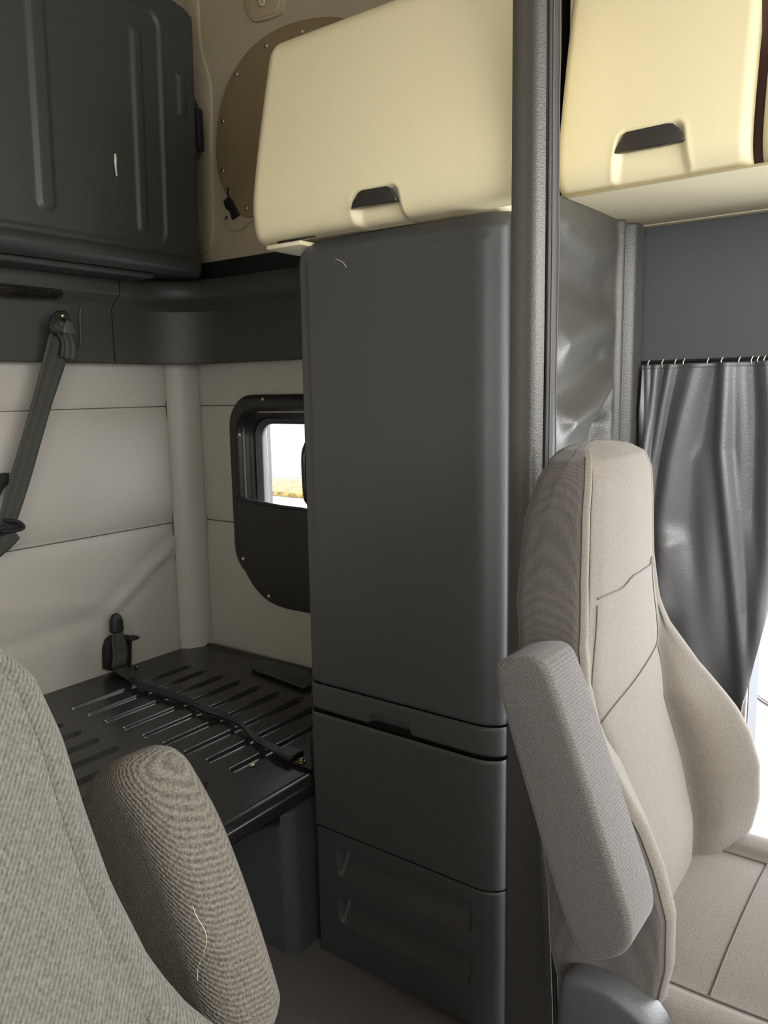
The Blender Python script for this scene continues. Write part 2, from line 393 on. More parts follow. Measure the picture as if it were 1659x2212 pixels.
# moulded step of the headliner beside the stowed bunk
o3 = [at(x, y, 'x', 1.892) for x, y in ((425, 420), (436, 450), (444, 500), (443, 535), (428, 553), (405, 560), (400, 470), (405, 430))]
struct(prism('trim_6', o3, (.02, 0, 0), MCH, bev=.006, round_it=2))
o3 = [at(x, y, 'x', 1.893) for x, y in ((425, -40), (430, 100), (446, 150), (456, 190), (456, 400), (462, 480), (456, 535), (430, 556), (395, 560), (395, -40))]
struct(prism('trim_7', o3, (.02, 0, 0), MCH, bev=.0045, round_it=2))
st = thing('strap', 'short black folded strap tucked under the lower corner of the taupe cover', 'strap', at(497, 450, 'x', 1.88))
ps = [at(x, y, 'x', 1.876) for x, y in ((481, 434), (492, 424), (500, 432), (503, 440), (514, 462), (500, 474), (494, 456), (486, 450))]
prism('strap_loop', ps, (.012, 0, 0), MDARK, st, bev=.003)
tube('cord', [at(493, 405, 'x', 1.882), at(492, 416, 'x', 1.880), at(494, 428, 'x', 1.876)], .003, MDARK, st, sub=6)
disc('rivet', at(490, 471, 'x', 1.892), (-1, 0, 0), .006, .004, MBOLT, st)
# recessed button plate at the top
bz = thing('recessed_light', 'small cream bezel with a round button at the top of the side wall', 'light fitting', at(570, 15, 'x', 1.89))
q = [at(x, y, 'x', 1.890) for x, y in ((525, -30), (532, 30), (545, 47), (562, 45), (600, 33), (613, 18), (616, -40))]
prism('bezel', q, (.015, 0, 0), MCH, bz, bev=.004, round_it=1)
qc = sum(q, Vector())/len(q)
q2 = [qc+(p-qc)*.80+Vector((-.004, 0, 0)) for p in q]
prism('plate', q2, (.015, 0, 0), mat('bezel_inner', (176, 160, 128), .6), bz, bev=.003, round_it=1)
disc('button', at(568, 4, 'x', 1.884)+Vector((-.002, 0, 0)), (-1, 0, 0), .013, .008, MCS, bz)
disc('screw', at(568, 3, 'x', 1.870), (-1, 0, 0), .005, .004, MSNAP, bz)

# ================================================================== STOWED UPPER BUNK
bk = thing('stowed_bunk', 'dark moulded plastic upper bunk folded up against the rear wall', 'bunk', (.9, 2.1, 1.70))
BX0, BX1, BZ0, BZ1 = -.75, 1.785, 1.712, 2.56
def bunkf(u, v):
    x = BX0+(BX1-BX0)*u; z = BZ0+(BZ1-BZ0)*v
    y = 2.0-.030*(z-1.75)
    # inner field set back behind the frame: rounded rectangle edge at x 1.645, z 1.775
    dx = x-1.628; dz = 1.785-z; zt = z-2.50
    r = .05; qx, qz = max(dx+r, 0), max(dz+r, zt+r+.06, 0); d = math.hypot(qx, qz)-r if (qx > 0 and qz > 0) else max(dx, dz, zt+.06)
    y += .006*sstep(.008, -.008, d)
    y -= .004*math.exp(-((d+.0)/.006)**2)
    # long moulded beads
    for bx, zb, zt_, hw in ((1.243, 1.835, 2.8, .022), (1.545, 1.822, 2.375, .015), (.92, 1.835, 2.8, .022), (.55, 1.835, 2.8, .022), (.15, 1.835, 2.8, .022)):
        bxx = bx+(.0)*(z-1.8); dd = segd(x, z, bxx, zb+hw, bxx, zt_-hw)-hw
        y -= .007*sstep(.006, -.006, dd)
    # bottom roll
    if z < 1.772: y -= .030*math.sin(min(1, (1.772-z)/.060)*PI)**.8*(1-sstep(BX1-.07, BX1-.01, x))
    # right edge falls back
    y += .06*sstep(BX1-.05, BX1, x)**2
    y += .02*sstep(1.725, 1.70, z)
    # latch hollow
    dd = max(abs(x-1.700)-.010, abs(z-2.235)-.055); y -= .006*sstep(.010, -.004, dd)
    # rounded upper corner
    return Vector((x, y, z))
def bskip(u, v):
    x = BX0+(BX1-BX0)*u; z = BZ0+(BZ1-BZ0)*v
    dx, dz = x-(BX1-.10), z-(2.485-.10); return z > 2.485 or (dx > 0 and dz > 0 and math.hypot(dx, dz) > .10)
grid('bunk_panel', 520, 220, bunkf, MBUNK, bk, thick=.0, skip=bskip)
po = [(BX0, 1.716), (BX1-.01, 1.716), (BX1, 1.73), (BX1, 2.07), (BX1+.03, 2.09), (BX1+.040, 2.105), (BX1+.040, 2.25), (BX1+.022, 2.275), (BX1, 2.29), (BX1, 2.385), (BX1-.03, 2.455), (BX1-.10, 2.485), (BX0, 2.485)]
prism('bunk_shell', [Vector((x, 2.045, z)) for x, z in po], (0, .19, 0), MBUNK, bk, bev=.012, seg=4)
box('bunk_lip', (BX0, 2.03, 1.697), (1.60, 2.14, 1.718), MBUNK, bk, bev=.01, seg=3)
lt = box('latch', (1.80, 2.035, 2.11), (1.828, 2.11, 2.24), MDARK, bk, bev=.008, seg=3)
sp = [at(x, y, 'y', 1.9955-.004) for x, y in ((248, 332), (251, 331), (253, 345), (252, 360), (254, 379), (252, 381), (250, 366), (248, 350))]
sm = prism('paint_chip', sp, (0, .004, 0), MWHITE, bk, bev=0); sm['label'] = 'small white scuff mark'

# air vent in the valance
av = thing('air_vent', 'long black slotted air vent with rounded end in the valance under the stowed bunk', 'air vent', (1.25, 2.15, 1.65))
vo = []
for x, z in rrect(.86, 1.362, .0, .034, .0165, 6): vo.append(Vector((x, 2.171-z*.72-.004, 1.627+z*.72)))
tube('rim', vo, .003, MGLOSS, av, closed=True)
prism('backing', vo, (0, .007, .007), MDARK, av, bev=0)
for i in range(4):
    q = .007+i*.0068; tube('slat', [(.875, 2.166-q*.72, 1.626+q*.72), (1.350, 2.166-q*.72, 1.626+q*.72)], .0014, MBOLT, av, n=6)
for i in range(9): tube('divider', [(.90+i*.052, 2.165, 1.628), (.90+i*.052, 2.142, 1.650)], .0018, MDARK, av, n=6)

# ================================================================== CREAM WALL CABINET OVER THE WARDROBE
def lean_x(z, tab): return interp(tab, z)
FACE = [(2.10, 1.405), (2.092, 1.36), (2.07, 1.335), (2.03, 1.322), (1.93, 1.298), (1.83, 1.276), (1.755, 1.263), (1.71, 1.263), (1.684, 1.269), (1.671, 1.283), (1.667, 1.31)]
oc = thing('overhead_cabinet', 'cream overhead cabinet with a dark pull latch above the dark wardrobe', 'cabinet', (1.6, .95, 1.66))
def cab_face(name, y0, y1, face, m, parent, notch=None, bulge=.008, nv=110, nu=150, r=.03, r2=None):
    zt, zb = face[0][0], face[-1][0]
    # arc-length table of the profile
    P = spline([Vector((x, 0, z)) for z, x in face], 60)
    def f(u, v):
        y = y0+(y1-y0)*u; p = P[0]; t = v*60; i = min(int(t), 59); p = P[i].lerp(P[i+1], t-i)
        ed = min(y-y0, y1-y); rx = 0
        q = r if (r2 is None or y1-y < y-y0) else r2
        if ed < q: rx = q-math.sqrt(max(0, q*q-(q-ed)**2))
        x = p.x+rx-bulge*math.sin(PI*u)*math.sin(PI*min(1, v*1.1))
        if notch: x = notch(x, y, p.z)
        return Vector((x, y, p.z))
    return grid(name, nu, nv, f, m, parent, flip=True)
def latch_notch(yc, zc, hw, hh, dep):
    """hollow around a pull latch: narrower on top"""
    def g(x, y, z):
        t = (z-(zc-hh))/(2*hh); w_ = hw*(1-.18*max(0, min(1, t)))
        d = max(abs(y-yc)-w_, abs(z-zc)-hh); qx, qz = abs(y-yc)-w_+.015, abs(z-zc)-hh+.015
        if qx > 0 and qz > 0: d = math.hypot(qx, qz)-.015
        k = sstep(.004, -.014, d)
        return x+dep*k*(.25+.75*max(0, min(1, t)))-.0008*math.exp(-((d-.004)/.005)**2)
    return g
p1 = at(812, 448, 'x', 1.26)
cab_face('door', .656, 1.285, FACE, MC, oc, latch_notch(p1.y+.004, 1.680, .064, .047, .024), bulge=.004, r=.035, r2=.0008)
box('body', (1.34, .72, 1.672), (1.885, 1.262, 2.085), MCS, oc, bev=.01)
# latch flap
def flap(parent, px, ax_x, dep=.004):
    q_ = [at(x, y, 'x', ax_x) for x, y in px]; return prism('latch', q_, (.012, 0, 0), MFLAP, parent, bev=.003, seg=3)
flap(oc, ((757, 451), (760, 436), (772, 416), (780, 410), (833, 401), (842, 405), (854, 425), (856, 434), (846, 436), (800, 443)), 1.2535)
box('shelf_edge', (1.292, 1.16, 1.655), (1.60, 1.262, 1.665), MCS, oc, bev=.003)
tube('door_gap', [(1.291, 1.225, 1.6665), (1.291, 1.12, 1.6665)], .002, MDARK, oc, n=6)

# ================================================================== WARDROBE
wd = thing('wardrobe', 'tall dark grey plastic wardrobe cabinet reaching from floor to the cream overhead cabinet', 'cabinet', (1.6, .94, 0))
WX, WY_0, WY_1 = 1.31, .700, 1.212
def wpanel(name, z0, z1, m, top_round=0, notch=None, feat=None, nv=60, cham=.035, off=0.):
    """front panel wrapped round both vertical edges"""
    def f(u, v):
        # section: from +y back edge, chamfer, face, rounded front edge, side
        z = z0+(z1-z0)*v; k = u
        zt = max(0, z-(z1-top_round)) if top_round else 0
        y1 = WY_1-(top_round-math.sqrt(max(0, top_round**2-zt**2)) if top_round else 0)
        if k < .06: t = k/.06; y, x = y1-.004*0, 1.40+(1.345-1.40)*t
        elif k < .14: t = (k-.06)/.08; y, x = y1-cham*.85*t, 1.345+(WX-1.345)*(t**.9)
        elif k < .86: t = (k-.14)/.72; y, x = (y1-cham*.85)+(WY_0+.060-(y1-cham*.85))*t, WX
        elif k < .96: t = (k-.86)/.10*PI/2; y, x = WY_0+.060-.060*math.sin(t), WX+.035-.035*math.cos(t)
        else: t = (k-.96)/.04; y, x = WY_0, WX+.035+.12*t
        if top_round and v > .9: x += .02*sstep(z1-.03, z1, z)
        e = min(z-z0, z1-z); x += .004*max(0, 1-e/.006)**2 if WX-.01 < x < WX+.12 else 0
        if feat: x = feat(x, y, z)
        return Vector((x+off, y, z))
    return grid(name, 150, nv, f, m, wd, flip=True)
gp = .0025
box('carcass', (1.352, .70, .0), (1.885, 1.178, 1.652), MDARK, wd, bev=0)
def mainf(x, y, z):
    # slightly raised field
    if x < WX+.02: x -= .003*sstep(0, .012, min(y-(WY_0+.02), WY_1-.045-y, 1.63-z))
    return x
wpanel('upper_door', .690+gp, 1.668, MBLK, top_round=.055, feat=mainf, nv=260)
nyc, nz = at(840, 1578, 'x', WX).y, .628
def notchf(x, y, z):
    t = (z-.622); hwid = .058-.3*max(0, t); d = max(abs(y-nyc)-hwid, z-.650)
    return x+.020*sstep(.003, -.004, d) if x < WX+.03 else x
wpanel('rail_panel', .624+gp, .690-gp, MBLK, feat=notchf, nv=40)
wpanel('lower_door', .335+gp, .624-gp*2, MBLK, nv=80, off=-.004)
def steps(x, y, z):
    for zc in (.262, .142):
        d = max(abs(y-.942)-.176, abs(z-zc)-.034); qy, qz = abs(y-.942)-.176+.012, abs(z-zc)-.034+.012
        if qy > 0 and qz > 0: d = math.hypot(qy, qz)-.012
        k = sstep(.003, -.007, d)
        if x < WX+.03: x += .042*k*max(0, min(1, .12+.95*(z-(zc-.034))/.068))
    return x
wpanel('kick_panel', .012, .335-gp, MBLK, feat=steps, nv=200)
# side handle of the wardrobe's rear edge
for z0, z1, nm in ((1.10, 1.235, 'edge_handle'), (.42, .56, 'edge_handle')):
    hpts = [Vector((1.346+dx, 1.208, z)) for dx, z in ((0, z0), (-.010, z0+.02), (-.012, z1-.03), (0, z1))]
    tube(nm, hpts, .007, MGLOSS, wd, sub=14)
# door frame strip and shadow gap beside the doors
box('side_frame', (1.348, .688, .02), (1.40, .699, 1.66), MBLK, wd, bev=.003)
for q in (((834, 947), (852, 948)), ((862, 947), (892, 948)), ((832, 963), (848, 963)), ((868, 961), (900, 962)), ((905, 965), (950, 966))):
    sx = tube('scratch', [at(a, b, 'x', 1.3068) for a, b in q], .0003, mat('scratch', (92, 90, 87), .7), wd, n=5)
hair = tube('thread', [at(x, y, 'x', 1.305) for x, y in ((724, 559), (734, 563), (742, 568), (748, 577))], .0006, MHAIR, None, sub=12, n=5)
tag(hair, 'tiny pale lint thread stuck near the top of the dark wardrobe door', 'thread')

# ================================================================== BUNK DECK
dk = thing('bunk_deck', 'black ribbed metal base of the lower bunk without its mattress', 'bunk base', (.6, 1.7, .38))
ribs = [at(x, y, 'z', .445).y for x, y in ((165, 1528), (200, 1541), (237, 1556), (275, 1572), (313, 1590), (355, 1608), (400, 1628), (450, 1645), (500, 1666))]
DX0, DX1, DY0, DY1 = -.55, 1.872, 1.198, 2.238
def deck(u, v):
    x = DX0+(DX1-DX0)*u; y = DY0+(DY1-DY0)*v; z = .445
    best = 0
    for ry in ribs:
        if abs(y-ry) < .03:
            for xa, xb in ((1.235, 1.672), (.60, 1.155), (-.05, .52)):
                d = segd(x, y, xa+.011, ry, xb-.011, ry)-.010
                best = max(best, sstep(.006, -.004, d))
    z -= .010*best
    z += .003*math.exp(-(((y-DY0)-.02)/.006)**2)
    z -= .014*sstep(.012, 0, y-DY0)
    # raised edge and rounded far corner
    z += .008*math.exp(-(max(0, 1.86-x)/.008)**2)
    return Vector((x, y, z))
def dskip(u, v):
    x = DX0+(DX1-DX0)*u; y = DY0+(DY1-DY0)*v; a, b = x-1.79, y-2.16
    return (a > 0 and b > 0 and a*a+b*b > .08**2) or (x > 1.325 and y < 1.228)
grid('deck_plate', 620, 420, deck, MDECK, dk, skip=dskip)
box('deck_frame', (DX0, 1.235, .385), (1.87, 2.23, .428), MDARK, dk, bev=.003)
box('front_lip', (DX0, 1.192, .405), (1.32, 1.212, .434), MDECK, dk, bev=.004)
disc('screw', at(545, 1653, 'z', .447), (0, 0, 1), .007, .004, MSNAP, dk)
disc('screw', at(295, 1441, 'z', .447), (0, 0, 1), .007, .006, MBOLT, dk)
fl = [at(x, y, 'z', .460) for x, y in ((538, 1441), (548, 1428), (575, 1424), (640, 1440), (672, 1449), (672, 1490), (600, 1463))]
fo = prism('rubber_flap', fl, (0, 0, -.008), MBUNK, dk, bev=.003, round_it=1)
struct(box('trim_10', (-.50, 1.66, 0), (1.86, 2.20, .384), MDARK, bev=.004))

# storage bin under the bunk
sb = thing('storage_bin', 'dark bluish plastic step bin with wavy top under the bunk beside the wardrobe', 'storage bin', (1.4, 1.4, 0))
tops = [at(x, y, 'x', 1.245) for x, y in ((641, 1778), (600, 1785), (575, 1788), (545, 1800), (510, 1822), (475, 1845))]
tops += [Vector((1.245, 1.50, tops[-1].z-.02)), Vector((1.245, 1.6, tops[-1].z-.03))]
tz = spline(tops, 40)
def zprof(y):
    for a, b in zip(tz, tz[1:]):
        if a.y <= y <= b.y: return a.z+(b.z-a.z)*(y-a.y)/max(1e-6, b.y-a.y)
    return tz[0].z if y < tz[0].y else tz[-1].z
def binf(u, v):
    # wraps: face along y (X=1.245), rounded corner, end face along x (Y=1.21)
    s = u
    if s < .55: y = 1.60+(1.255-1.60)*(s/.55); x = 1.245+.012*math.sin(s/.55*PI)*0
    elif s < .75: t = (s-.55)/.2*PI/2; y = 1.255-.035*math.sin(t); x = 1.280-.035*math.cos(t)
    else: t = (s-.75)/.25; y = 1.22; x = 1.28+.30*t
    zt = zprof(max(y, 1.215)) if s < .6 else tz[0].z+.012*(s-.6)
    if v < .85: z = zt*(v/.85); return Vector((x+.012*(1-v), y, z))
    t = (v-.85)/.15
    c_ = Vector((1.55, 1.45, 0)); d = (c_-Vector((x, y, 0)));
    return Vector((x, y, zt))+Vector((.16, .03 if s > .5 else 0, .035))*t + Vector((0, 0, .006*math.sin(t*PI)))
grid('bin_shell', 110, 80, binf, MBLUE, sb, flip=True)
box('bin_body', (1.30, 1.26, .0), (1.84, 1.61, .25), MBLUE, sb, bev=.01)

# ================================================================== BELTS ON THE BUNK
rb = thing('restraint_belt', 'black restraint strap lying across the bunk deck with an end buckle bolted by the wardrobe', 'belt', at(640, 1640, 'z', .45))
pth = [(262, 1452, .462), (300, 1478, .462), (335, 1490, .458), (370, 1500, .462), (402, 1512, .457), (440, 1530, .463), (480, 1543, .457), (515, 1560, .463), (548, 1590, .458), (580, 1610, .462), (612, 1627, .46)]
wp = [at(x, y, 'z', z) for x, y, z in pth]
ribbon('webbing', wp, [Vector((.036, .044, 0))]*4+[Vector((.030, .050, 0))]*4+[Vector((.036, .044, 0))]*3, (0, 0, 1), .003, MWEBD, rb, sub=90)
ribbon('webbing_underlay', [p+Vector((-.006, -.010, -.004)) for p in wp[2:9]], [Vector((.03, .040, .003)), Vector((.026, .046, -.003)), Vector((.03, .040, .003)), Vector((.026, .046, -.003)), Vector((.03, .040, .003))], (0, 0, 1), .003, MWEBD, rb, sub=60)
ev = (wp[-1]-wp[-3]).normalized(); sv = Vector((-ev.y, ev.x, 0))
def plate(name, a, b, wd_, z0, z1, m, par, bev=.003):
    a, b = Vector(a), Vector(b); d = (b-a).normalized(); s_ = Vector((-d.y, d.x, 0))*wd_/2
    return prism(name, [Vector((p.x, p.y, z0)) for p in (a+s_, a-s_, b-s_, b+s_)], (0, 0, z1-z0), m, par, bev=bev)
b0, b1, b2 = at(608, 1626, 'z', .455), at(640, 1640, 'z', .455), at(684, 1656, 'z', .455)
plate('buckle', b0, b1, .05, .452, .470, MWEBD, rb, .005)
plate('anchor_plate', b1, b2, .036, .451, .456, MDARK, rb, .002)
disc('bolt', at(651, 1645, 'z', .457), (0, 0, 1), .013, .004, MBOLT, rb); disc('bolt_head', at(651, 1643, 'z', .461), (0, 0, 1), .007, .007, MBOLT, rb)

hb = thing('belt_holder', 'black belt holder with rounded boot and strap at the rear edge of the bunk deck', 'belt holder', (1.5, 2.2, .45))
hp = [at(x, y, 'y', 2.20) for x, y in ((232, 1448), (231, 1405), (237, 1384), (246, 1376), (258, 1372), (286, 1374), (285, 1440), (262, 1452))]
prism('bracket', hp, (0, .03, 0), MDARK, hb, bev=.004)
p = at(288, 1376, 'y', 2.19); box('release_lever', (p.x-.03, 2.165, p.z-.004), (p.x+.006, 2.20, p.z+.006), MDARK, hb, bev=.003)
bc = at(251, 1345, 'y', 2.17)
def boot(u, v):
    an = 2*PI*u; t = v; r = .022*(math.sqrt(max(0, 1-(1-min(1, t/.55))**2))+.14*max(0, t-.5)); 
    tw = .8 if v > .98 else 1
    return Vector((bc.x+r*math.cos(an)*1.05*tw, bc.y+r*.8*math.sin(an)*tw, bc.z+.032-.062*t))
bo = orient(grid('boot', 24, 20, boot, MWEBD, hb))
ribbon('strap', [at(253, 1364, 'y', 2.17), at(256, 1385, 'y', 2.165), at(260, 1412, 'y', 2.162), at(258, 1435, 'y', 2.155), at(264, 1447, 'z', .470), at(283, 1462, 'z', .462)],
       [Vector((.036, -.006, 0)), Vector((.046, -.006, 0)), Vector((.052, -.004, 0)), Vector((.056, .0, 0)), Vector((.055, .015, 0)), Vector((.046, .03, 0))], (-.5, -1, .3), .003, MWEB, hb, sub=50, crease=.001)

sbt = thing('bunk_belt', 'olive black webbing belt hanging from the valance down the padded rear wall', 'belt', (1.35, 2.15, 1.58))
cl = [at(x, y, 'y', Y) for x, y, Y in ((132, 690, 2.130), (128, 735, 2.125), (112, 800, 2.135), (88, 880, 2.14), (62, 970, 2.145), (36, 1060, 2.15), (8, 1150, 2.155), (-20, 1200, 2.16))]
ribbon('webbing', cl, [Vector((.052, .0, .012)), Vector((.078, .0, .018)), Vector((.078, 0, .018))]+[Vector((.070, 0, .018))]*3+[Vector((.062, 0, .02))]*2, (0, -1, 0), .003, MWEB, sbt, sub=70, crease=.0012)
cl2 = [at(x, y, 'y', 2.12) for x, y in ((122, 690), (108, 735), (90, 800), (62, 890))]
ribbon('folded_webbing', [at(x, y, 'y', 2.110) for x, y in ((120, 700), (135, 716), (148, 742), (146, 775))], [Vector((.05, .01, .02)), Vector((.045, 0, .01)), Vector((.045, 0, -.006)), Vector((.046, 0, -.012))], (0, -1, 0), .004, MWEB, sbt, sub=24, crease=.003)
tube('guide_loop', [at(x, y, 'y', 2.112) for x, y in ((108, 712), (112, 690), (124, 676), (138, 676), (146, 690), (148, 712), (130, 722))], .007, MDARK, sbt, closed=True, n=8)
disc('guide_bolt', at(136, 682, 'y', 2.118), (0, -1, 0), .012, .010, MBOLT, sbt)
cap = [at(x, y, 'y', 2.10) for x, y in ((140, 700), (146, 690), (158, 695), (165, 712), (164, 722), (140, 722), (137, 714))]
prism('guide_cap', cap, (0, .02, 0), MBLK, sbt, bev=.005, round_it=1)
tube('retractor_tongue', [at(x, y, 'y', 2.13) for x, y in ((2, 1148), (26, 1147), (50, 1140), (40, 1128), (10, 1124))], .006, MDARK, sbt, n=8, sub=20)
prism('tongue_plate', [at(x, y, 'y', 2.14) for x, y in ((-14, 1140), (30, 1130), (46, 1134), (50, 1144), (22, 1152), (-10, 1165))], (0, .012, 0), MDARK, sbt, bev=.003)
ribbon('lower_webbing', [at(x, y, 'y', 2.145) for x, y in ((30, 1145), (12, 1165), (-8, 1182), (-30, 1200))], Vector((.03, 0, -.05)), (0, -1, 0), .003, MWEB, sbt, sub=20)
bt2 = thing('belt_buckle', 'black belt buckle behind the hanging webbing, cut off by the left picture edge', 'buckle', at(5, 1040, 'y', 2.19))
prism('buckle_body', [at(x, y, 'y', 2.175) for x, y in ((-40, 1030), (0, 1026), (22, 1022), (20, 1045), (8, 1058), (2, 1070), (-40, 1075))], (0, .04, 0), MDARK, bt2, bev=.005)
# belt niche in the valance
nl = [at(x, y, 'y', 2.178) for x, y in ((172, 750), (174, 700), (174, 668), (178, 658), (190, 655))]
tube('belt_niche_rim', [at(x, y, 'y', 2.182) for x, y in ((163, 752), (172, 748), (174, 735), (173, 700), (173, 672), (178, 660), (188, 655), (215, 655))], .005, MBAND, sbt, sub=30)

# ================================================================== PRIVACY CURTAIN
pc = thing('privacy_curtain', 'grey leatherette privacy curtain gathered between wardrobe and front bin', 'curtain', (1.6, .67, .05))
def wr(y, z, P, a, w_): return a*math.exp(-(polyd(y, z, P)/w_)**2)
def near_fold(u, v):
    z = .03+(2.62-.03)*v
    x = 1.238+.017*u-.008*math.sin(u*PI)
    y = .643-.053*u-.004*math.sin(u*PI)
    x -= .0035*math.sin(u*8+1.2*math.sin(z*1.3)+z*.6)*u
    fl_ = max(0, .75-z); y -= .05*fl_*u; x += .02*fl_*u
    x += .005*math.sin(z*2.1+.5)*u+.003*math.sin(z*5)*u
    return Vector((x, y, z))
grid('curtain_panel', 90, 220, near_fold, MLEA, pc, thick=.003)
def hemf(u, v):
    z = .03+(2.62-.03)*v; e = near_fold(1, v)
    s = e+Vector((.003+.018*u, -.001-.012*u-.003*math.sin(u*PI), 0))
    s.x += .0015*math.sin(z*17)*u+.001*math.sin(z*41)*u
    return s
grid('curtain_hem', 14, 220, hemf, mat('hem_leatherette', (44, 43, 41), .5, 'leather', 520, .16, .03), pc, thick=.004)
tube('hem_stitch', [hemf(.30, v/60)+Vector((0, -.001, 0)) for v in range(61)], .0012, MSEAM, pc, n=5)
tube('hem_fold', [hemf(0.0, v/80)+Vector((0, -.002, 0)) for v in range(81)], .0014, MDARK, pc, n=6)
tube('hem_edge', [hemf(1.0, v/80) for v in range(81)], .0016, MSEAM, pc, n=6)
# second sheet to the door pillar
W1 = [(1.50, 1.42), (1.62, 1.30), (1.70, 1.05)]
def far_sheet(u, v):
    z = .03+(1.712-.03)*v; x = 1.45+.43*u
    y = .668-.010*math.sin(u*PI)
    y -= wr(x, z, [(1.50, 1.66), (1.62, 1.63), (1.76, 1.655)], .014, .030)
    y += wr(x, z, [(1.50, 1.56), (1.64, 1.545), (1.72, 1.56)], .014, .035)
    y -= wr(x, z, [(1.50, 1.44), (1.60, 1.47), (1.72, 1.48)], .018, .035)
    y += wr(x, z, [(1.50, 1.34), (1.60, 1.37), (1.68, 1.41)], .012, .030)
    y -= wr(x, z, [(1.52, 1.28), (1.62, 1.31), (1.70, 1.36), (1.735, 1.30), (1.72, 1.22), (1.68, 1.10)], .024, .028)
    y += wr(x, z, [(1.56, 1.12), (1.64, 1.19), (1.685, 1.27)], .026, .024)
    y = .658+(y-.658)*sstep(1.77, 1.70, x)
    y -= .014*math.exp(-((x-1.775)/.012)**2)
    y += .010*math.exp(-((x-1.80)/.010)**2)
    y -= .022*sstep(1.80, 1.83, x)
    y += .006*math.sin(x*30+z*4)*sstep(1.2, .3, z)
    return Vector((x, y, z))
grid('curtain_panel', 120, 240, far_sheet, MLEA, pc, thick=.003)
# black board standing in for the gap's shadow behind, above the second sheet
struct(box('gap_shadow', (1.49, .71, 1.70), (1.90, .74, 2.62), MDARK, bev=.002))
# curtain rail overhead
tube('curtain_rail', [(1.22, .64, 2.64), (1.89, .64, 2.64)], .012, MDARK, pc)

# ================================================================== FRONT OVERHEAD BIN
FB = [(2.35, 1.60), (2.20, 1.567), (2.06, 1.537), (1.92, 1.508), (1.82, 1.490), (1.765, 1.485), (1.738, 1.489), (1.720, 1.502), (1.714, 1.53)]
fb = thing('overhead_bin', 'cream overhead bin with textured door and wide dark pull latch above the passenger door', 'storage bin', (1.7, .5, 1.71))
ph = at(1402, 330, 'x', 1.487)
cab_face('door', .333, .680, FB, MC, fb, latch_notch(at(1402, 330, 'x', 1.485).y, (at(1402, 270, 'x', 1.482).z+at(1402, 390, 'x', 1.482).z)/2, (at(1312, 370, 'x', 1.482).y-at(1492, 350, 'x', 1.482).y)/2-.004, (at(1402, 270, 'x', 1.482).z-at(1402, 390, 'x', 1.482).z)/2-.002, .020), bulge=.004, r=.02)
box('body', (1.55, .335, 1.722), (1.895, .685, 2.36), MCS, fb, bev=.006)
flap(fb, ((1325, 332), (1330, 318), (1345, 290), (1352, 284), (1440, 265), (1452, 265), (1464, 274), (1478, 298), (1476, 303), (1420, 315)), 1.4815)
# underside panel of both bins
un = thing('bin_underside_panel', 'smooth cream underside panel running along beneath the front overhead bins', 'panel', (1.7, .2, 1.70))
prism('panel', [Vector((1.505, .680, 1.716)), Vector((1.505, -.60, 1.716)), Vector((1.895, -.60, 1.716)), Vector((1.895, .680, 1.716))], (0, 0, -.006), MCS, un, bev=.003)
box('edge_strip', (1.865, -.60, 1.708), (1.897, .680, 1.716), MCS, un, bev=.003)
fb2 = thing('overhead_bin', 'neighbouring cream overhead bin cut off at the right picture edge', 'storage bin', (1.7, 0, 1.71))
cab_face('door', -.10, .318, FB, MC, fb2, None, bulge=.004, r=.02)
box('body', (1.55, -.095, 1.722), (1.895, .316, 2.36), MCS, fb2, bev=.006)
struct(box('trim_9', (1.53, .310, 1.72), (1.60, .345, 2.36), mat('brown_gap', (70, 44, 32), .7), bev=0))

# ================================================================== DOOR CURTAIN
dc = thing('door_curtain', 'pleated grey leatherette side curtain hanging beside the open passenger door', 'curtain', (1.87, .5, .6))
ridges = [  # px polylines of the fold crests, width, height
    (((1378, 790), (1386, 900), (1392, 1000), (1395, 1200)), .007, .012), (((1400, 790), (1398, 900), (1398, 1000)), .006, .010),
    (((1418, 788), (1408, 900), (1398, 1000)), .007, .016), (((1450, 790), (1432, 880), (1412, 1000), (1402, 1100)), .008, .018),
    (((1510, 782), (1490, 860), (1455, 990), (1432, 1120), (1425, 1300)), .022, .026),
    (((1572, 782), (1566, 920), (1564, 970), (1578, 1120), (1602, 1380), (1618, 1540)), .012, .030),
    (((1600, 782), (1603, 900), (1605, 1100), (1635, 1320), (1630, 1500)), .014, .012),
    (((1659, 785), (1668, 900), (1664, 1200), (1648, 1400), (1630, 1540)), .016, .030),
    (((1455, 1180), (1475, 1250), (1490, 1420), (1500, 1550)), .022, .018),
    (((1520, 1000), (1530, 1200), (1560, 1400), (1590, 1500)), .020, .010)]
RD = []
for P_, w_, h_ in ridges:
    RD.append(([(p.y, p.z) for p in (at(x, y, 'x', 1.86) for x, y in P_)], w_, h_))
def dcur(u, v):
    # u from the pillar side to the door opening
    zt, zb = 1.398, .60
    z = zt+(zb-zt)*v
    y0 = .628; y1 = .255+.115*v**1.1+(.0)
    y = y0+(y1-y0)*u
    x = 1.868
    for P_, w_, h_ in RD:
        ww = w_*(1.15+.5*v); x -= h_*math.exp(-(polyd(y, z, P_)/ww)**2)
    x += .004*math.sin(y*60+z*3)
    return Vector((x, y, z))
grid('curtain_sheet', 260, 200, dcur, MLEA2, dc, thick=.003)
tube('bottom_hem', [dcur(u/60, 1)+Vector((-.001, 0, .004)) for u in range(61)], .004, MLEA2, dc, n=6)
tube('heading_tape', [dcur(u/120, .008)+Vector((-.002, 0, 0)) for u in range(121)], .003, MLEA2, dc, n=6)
rl = thing('curtain_rail', 'slim dark curtain track with small white hooks above the pleated door curtain', 'curtain rail', (1.88, .3, 1.41))
box('track', (1.876, -.30, 1.403), (1.899, .66, 1.409), MDARK, rl, bev=.002)
